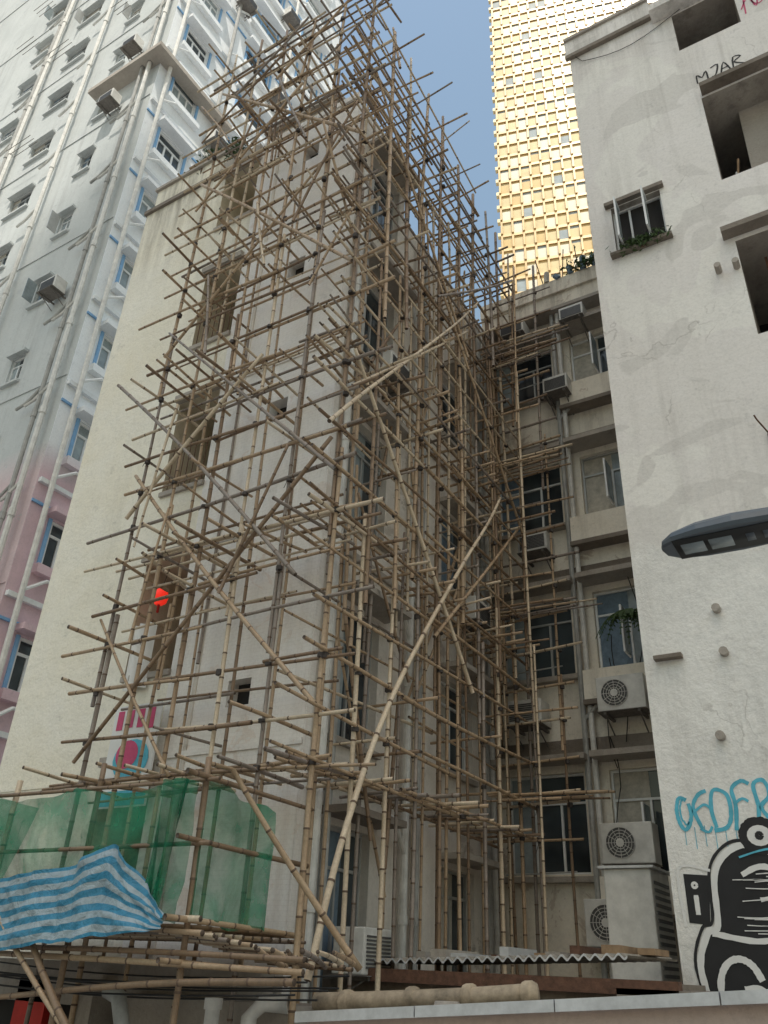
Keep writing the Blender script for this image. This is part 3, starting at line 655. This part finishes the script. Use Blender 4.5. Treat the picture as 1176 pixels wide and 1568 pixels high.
c.tube([(-4.9,6.6,-.29),(-5.15,6.55,-.29),(-5.25,6.5,-.40),(-5.27,6.5,-1.7)],.07,m_pipew,12)
c.tube([(-5.15,5.9,-.3),(-5.15,5.9,-1.7)],.06,m_pipew,12); c.tube([(-5.15,5.9,-.25),(-5.15,5.9,-.33)],.075,m_pipew,12)
c.tube([(-6.5,6.0,-.25),(-6.35,6.0,-.3),(-6.2,5.95,-.5),(-6.2,5.95,-1.7)],.07,m_pipeg,12)
c.make("pipes",PP,True)
SH=top("street_shop_front"); c=MB()
c.box(-11.2,-5.75,6.9,7.45,-.45,-.05,p_conc); c.box(-7.0,-4.9,6.7,7.4,-1.7,-.3,p_conc); c.box(-9.5,-7.3,7.1,7.44,-1.7,-.45,m_dark)
c.box(-8.9,-8.4,6.9,7.05,-.8,-.2,m_red); c.box(-7.6,-7.35,6.6,7.3,-1.7,-.2,p_conc)
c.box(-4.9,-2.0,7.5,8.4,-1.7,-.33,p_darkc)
c.make("shop_parts",SH)
# ---------------------------------------------------------------- air conditioners
def ac(P,u,z,wd=.75,h=.55,dp=.35,split=True):
    E=top("air_conditioner"); c=MB()
    P.box(c,u-wd/2,u+wd/2,z,z+h,.12,.12+dp,m_ac)
    c.make("casing",E,bevel=.015); c=MB(); f=.12+dp
    if split:
        R=h*.38; cu=u-wd*.12; cz=z+h/2
        c.face([P.pt(cu+R*math.cos(a*math.pi/12),cz+R*math.sin(a*math.pi/12),f+.004) for a in range(24)],m_acd)
        for rr in (R,R*.8,R*.6,R*.4,R*.2):
            pts=[P.pt(cu+rr*math.cos(a*math.pi/12),cz+rr*math.sin(a*math.pi/12),f+.02) for a in range(25)]
            for p,q in zip(pts,pts[1:]): c.tube([p,q],.005,m_ac,4)
        for a in range(12):
            an=a*math.pi/6; c.tube([P.pt(cu,cz,f+.02),P.pt(cu+R*math.cos(an),cz+R*math.sin(an),f+.02)],.004,m_ac,4)
        c.face([P.pt(cu+.06*math.cos(a*math.pi/6),cz+.06*math.sin(a*math.pi/6),f+.03) for a in range(12)],m_ac)
    else:
        for k in range(9):
            zz=z+.06+k*(h-.12)/9; P.box(c,u-wd*.42,u+wd*.42,zz,zz+.02,f+.002,f+.012,m_acd)
    for s in (-.35,.35):
        P.box(c,u+s*wd-.02,u+s*wd+.02,z-.05,z-.01,.0,.12+dp+.03,m_rack)
        c.tube([P.pt(u+s*wd,z-.3,.01),P.pt(u+s*wd,z-.04,.1+dp)],.012,m_rack,5)
    P.box(c,u-wd*.5,u+wd*.5,z-.012,z-.002,.1,.12+dp+.05,m_rack)
    c.make("grille_and_bracket",E)
ac(PK,-3.32,3.62); ac(PK,-3.45,1.45,.75,.55); ac(PK,-3.75,.4,.8,.6); ac(PK,-4.9,3.55,.6,.4,.4,False); ac(PK,-3.95,9.95,.5,.38,.4,False)
ac(PK,-4.8,11.75,.55,.35,.4,False); ac(PK,-3.5,11.65,.5,.34,.4,False); ac(PK,-4.6,6.6,.55,.38,.4,False)
ac(PS,8.5,-.05,.6,.45,.4,False); ac(PS,11.4,5.0,.6,.4,.4,False); ac(PS,8.5,8.0,.6,.4,.4,False)
for k,z in enumerate((16.6,25.6,28.6,34.6)): ac(PLf,-18.0 if k%2 else -17.7,z,.7,.45,.4,False)
for k,z in enumerate((19.6,25.6,31.6,34.6,37.6,40.6)): ac(PM,12.6 if k%2 else 15.2,z,.8,.5,.45,False)
DB=top("metal_equipment_cabinet"); c=MB(); c.box(-3.45,-2.85,11.1,12.0,-.35,1.25,m_ac); c.make("body",DB,bevel=.02)
c=MB()
for k in range(16): c.box(-2.848,-2.835,11.2,11.9,-.2+k*.085,-.16+k*.085,m_acd)
c.box(-3.5,-2.8,11.05,12.05,1.25,1.28,m_rail); c.make("louvres",DB)
# ---------------------------------------------------------------- street lamp
SLP=top("street_lamp"); c=MB()
prof=[(-.97,.02,.01),(-.95,.09,.03),(-.88,.15,.06),(-.72,.19,.09),(-.5,.2,.10),(-.25,.18,.09),(-.05,.1,.07),(.0,.05,.05)]
n_=16; rings=[]
for x,wy,hz in prof:
    rings.append([(x,5+wy*math.cos(2*math.pi*j/n_),2.50+max(-.025,hz*1.2*math.sin(2*math.pi*j/n_))) for j in range(n_)])
for ra,rb in zip(rings,rings[1:]):
    for j in range(n_): c.face([ra[j],ra[(j+1)%n_],rb[(j+1)%n_],rb[j]],m_steelb)
c.box(-.84,-.70,4.93,5.07,2.462,2.48,m_glassl); c.box(-.67,-.53,4.93,5.07,2.462,2.48,m_glassl); c.box(-.88,-.15,4.86,5.14,2.468,2.478,m_black)
for k in range(3): c.box(-.45+k*.1,-.4+k*.1,4.95,5.05,2.463,2.48,m_steelb)
c.tube([(-.1,5,2.52),(.5,5,2.5),(1.6,5,2.4),(1.75,5,2.2),(1.75,5,-1.7)],.04,m_steelb,12); c.tube([(1.75,5,-1.0),(1.75,5,-1.7)],.09,m_steelb,12)
c.make("lamp_head_and_pole",SLP,True)
# ---------------------------------------------------------------- foliage
def plant(name,cx,cy,cz,rx,ry,rz,n,s=.06):
    c=MB(); E=top(name)
    for i in range(n):
        p=Vector((random.gauss(0,.45)*rx+cx,random.gauss(0,.45)*ry+cy,random.gauss(0,.45)*rz+cz))
        a=Vector((RU(-1,1),RU(-1,1),RU(-1,1))).normalized(); q=a.cross(Vector((RU(-1,1),RU(-1,1),RU(-1,1)))).normalized(); l=s*RU(.5,1.3)
        c.face([p-a*l,p+q*l*.35,p+a*l,p-q*l*.35],m_leaf)
    for i in range(6): c.tube([(cx,cy,cz-rz),(cx+RU(-rx,rx)*.6,cy,cz+RU(-.2,.6)*rz)],.006,m_rust,4)
    c.make("leaves",E)
plant("rooftop_plant",-9.6,7.7,15.2,.5,.2,.3,300); plant("rooftop_plant",-8.9,7.6,14.9,.3,.15,.4,260); plant("rooftop_plant",-9.9,7.62,15.25,.15,.1,.45,80,.04)
plant("window_box_plant",-1.6,10.3,10.9,.42,.1,.14,500,.05)
plant("rooftop_plant",-3.2,12.7,13.45,.5,.2,.15,300)
c=MB(); E=top("fern_plant")
for i in range(16):
    a=RU(0,6.28); L=RU(.35,.65); o=Vector((-2.98,12.0,5.0)); pr=o
    for k in range(1,11):
        t=k/10; p=o+Vector((math.cos(a)*L*t,math.sin(a)*L*t*.6,.35*t-.9*t*t*L*1.4)); c.tube([pr,p],.006,m_leaf,4)
        for s in (-1,1):
            dd=Vector((-math.sin(a)*s,math.cos(a)*s*.6,-.4)).normalized()*.14*(1.1-t); c.face([p,p+dd*.5+Vector((0,0,.02)),p+dd*1.1,p+dd*.5+Vector((0,0,-.02))],m_leaf)
        pr=p
c.make("fronds",E)
E=top("rooftop_clutter"); c=MB()
for k in range(7):
    x=-4.1+k*.28; c.tube([(x,12.75,13.32),(x+RU(-.1,.1),12.75,13.32+RU(.1,.4))],RU(.05,.12),random.choice([m_black,m_curtb,m_curt]),7)
for k in range(4): c.tube([(-4.2+k*.4,12.9,13.3),(-4.2+k*.4+RU(-.2,.2),12.9,14.3)],.012,m_rust,5)
c.make("buckets_and_rods",E)
# ---------------------------------------------------------------- banner, lantern, laundry
E=top("shop_banner"); c=MB(); P=PL('y',7.35); BX=.22; BZ=.08
P.box(c,-8.95+BX,-8.1+BX,1.55+BZ,2.85+BZ,0,.02,m_wp); P.box(c,-8.93+BX,-8.12+BX,1.57+BZ,1.75+BZ,.022,.026,m_cyan)
c.face([P.pt(-8.5+BX+.32*math.cos(a*math.pi/9),2.13+BZ+.26*math.sin(a*math.pi/9),.026) for a in range(18)],m_cyan)
c.face([P.pt(-8.58+BX+.2*math.cos(a*math.pi/9),2.2+BZ+.18*math.sin(a*math.pi/9),.03) for a in range(18)],m_pink)
for i in range(4): P.box(c,-8.88+BX+i*.19,-8.77+BX+i*.19,2.5+BZ+RU(0,.05),2.78+BZ,.022,.027,m_pink)
c.make("board",E)
E=top("red_lantern"); c=MB()
c.tube([(-8.5,7.5,4.45),(-8.5,7.5,4.49),(-8.5,7.5,4.57),(-8.5,7.5,4.65),(-8.5,7.5,4.69)],[.05,.10,.12,.10,.05],m_lant,14); c.tube([(-8.5,7.5,4.69),(-8.5,7.6,5.15)],.006,m_black,4); c.tube([(-8.5,7.5,4.45),(-8.5,7.5,4.33)],.02,m_red,6)
c.make("lantern",E,True)
E=top("hanging_laundry")
sheet("cloth",E,lambda u,v:(-8.8+.4*u,7.42+.04*math.sin(u*14),3.2+.95*v),12,6,m_wp)
E=top("overhead_cables"); c=MB()
for k in range(7):
    z=-.1+RU(-.15,.1); pts=[(-9.5+ (5.2*i/12),5.7+k*.15,z-.08*math.sin(math.pi*i/12*RU(1,1.05))) for i in range(13)]; c.tube(pts,.008,m_black,5)
c.make("cables",E)
# ---------------------------------------------------------------- camera / light
th=math.radians(29.5); rho=math.radians(2.66)
Rx=Vector((.845,.534,0)).normalized(); Fh=Vector((-.534,.845,0)).normalized(); Zv=Vector((0,0,1))
Fw=Fh*math.cos(th)+Zv*math.sin(th); U0=-Fh*math.sin(th)+Zv*math.cos(th)
Rt=Rx*math.cos(rho)+U0*math.sin(rho); Up=-Rx*math.sin(rho)+U0*math.cos(rho)
cam=bpy.data.cameras.new("camera"); co=bpy.data.objects.new("camera",cam); bpy.context.collection.objects.link(co)
co.matrix_world=Matrix(((Rt.x,Up.x,-Fw.x,0),(Rt.y,Up.y,-Fw.y,0),(Rt.z,Up.z,-Fw.z,EYE),(0,0,0,1)))
cam.sensor_fit='VERTICAL'; cam.sensor_height=36; cam.lens=1240/1568*36; cam.clip_end=2000
sc=bpy.context.scene; sc.camera=co
wd=bpy.data.worlds.new("World"); sc.world=wd; wd.use_nodes=True
nt=wd.node_tree; s=nt.nodes.new("ShaderNodeTexSky"); s.sky_type='NISHITA'; s.sun_disc=False
el=math.radians(62); S=Vector((.5,-.866,0)).normalized()
s.sun_elevation=el; s.sun_rotation=math.atan2(S.x,S.y)%(2*math.pi); s.air_density=2.7; s.dust_density=3.5; s.ozone_density=3
nt.links.new(s.outputs[0],nt.nodes["Background"].inputs[0]); nt.nodes["Background"].inputs[1].default_value=.15
Ls=bpy.data.lights.new("sun",'SUN'); Ls.energy=4.5; Ls.angle=math.radians(.5); Ls.color=(1,.94,.84)
lo=bpy.data.objects.new("sun",Ls); bpy.context.collection.objects.link(lo)
dd=S*math.cos(el)+Zv*math.sin(el); lo.rotation_euler=dd.to_track_quat('Z','Y').to_euler()
sc.view_settings.view_transform='Standard'; sc.view_settings.look='None'; sc.view_settings.exposure=0
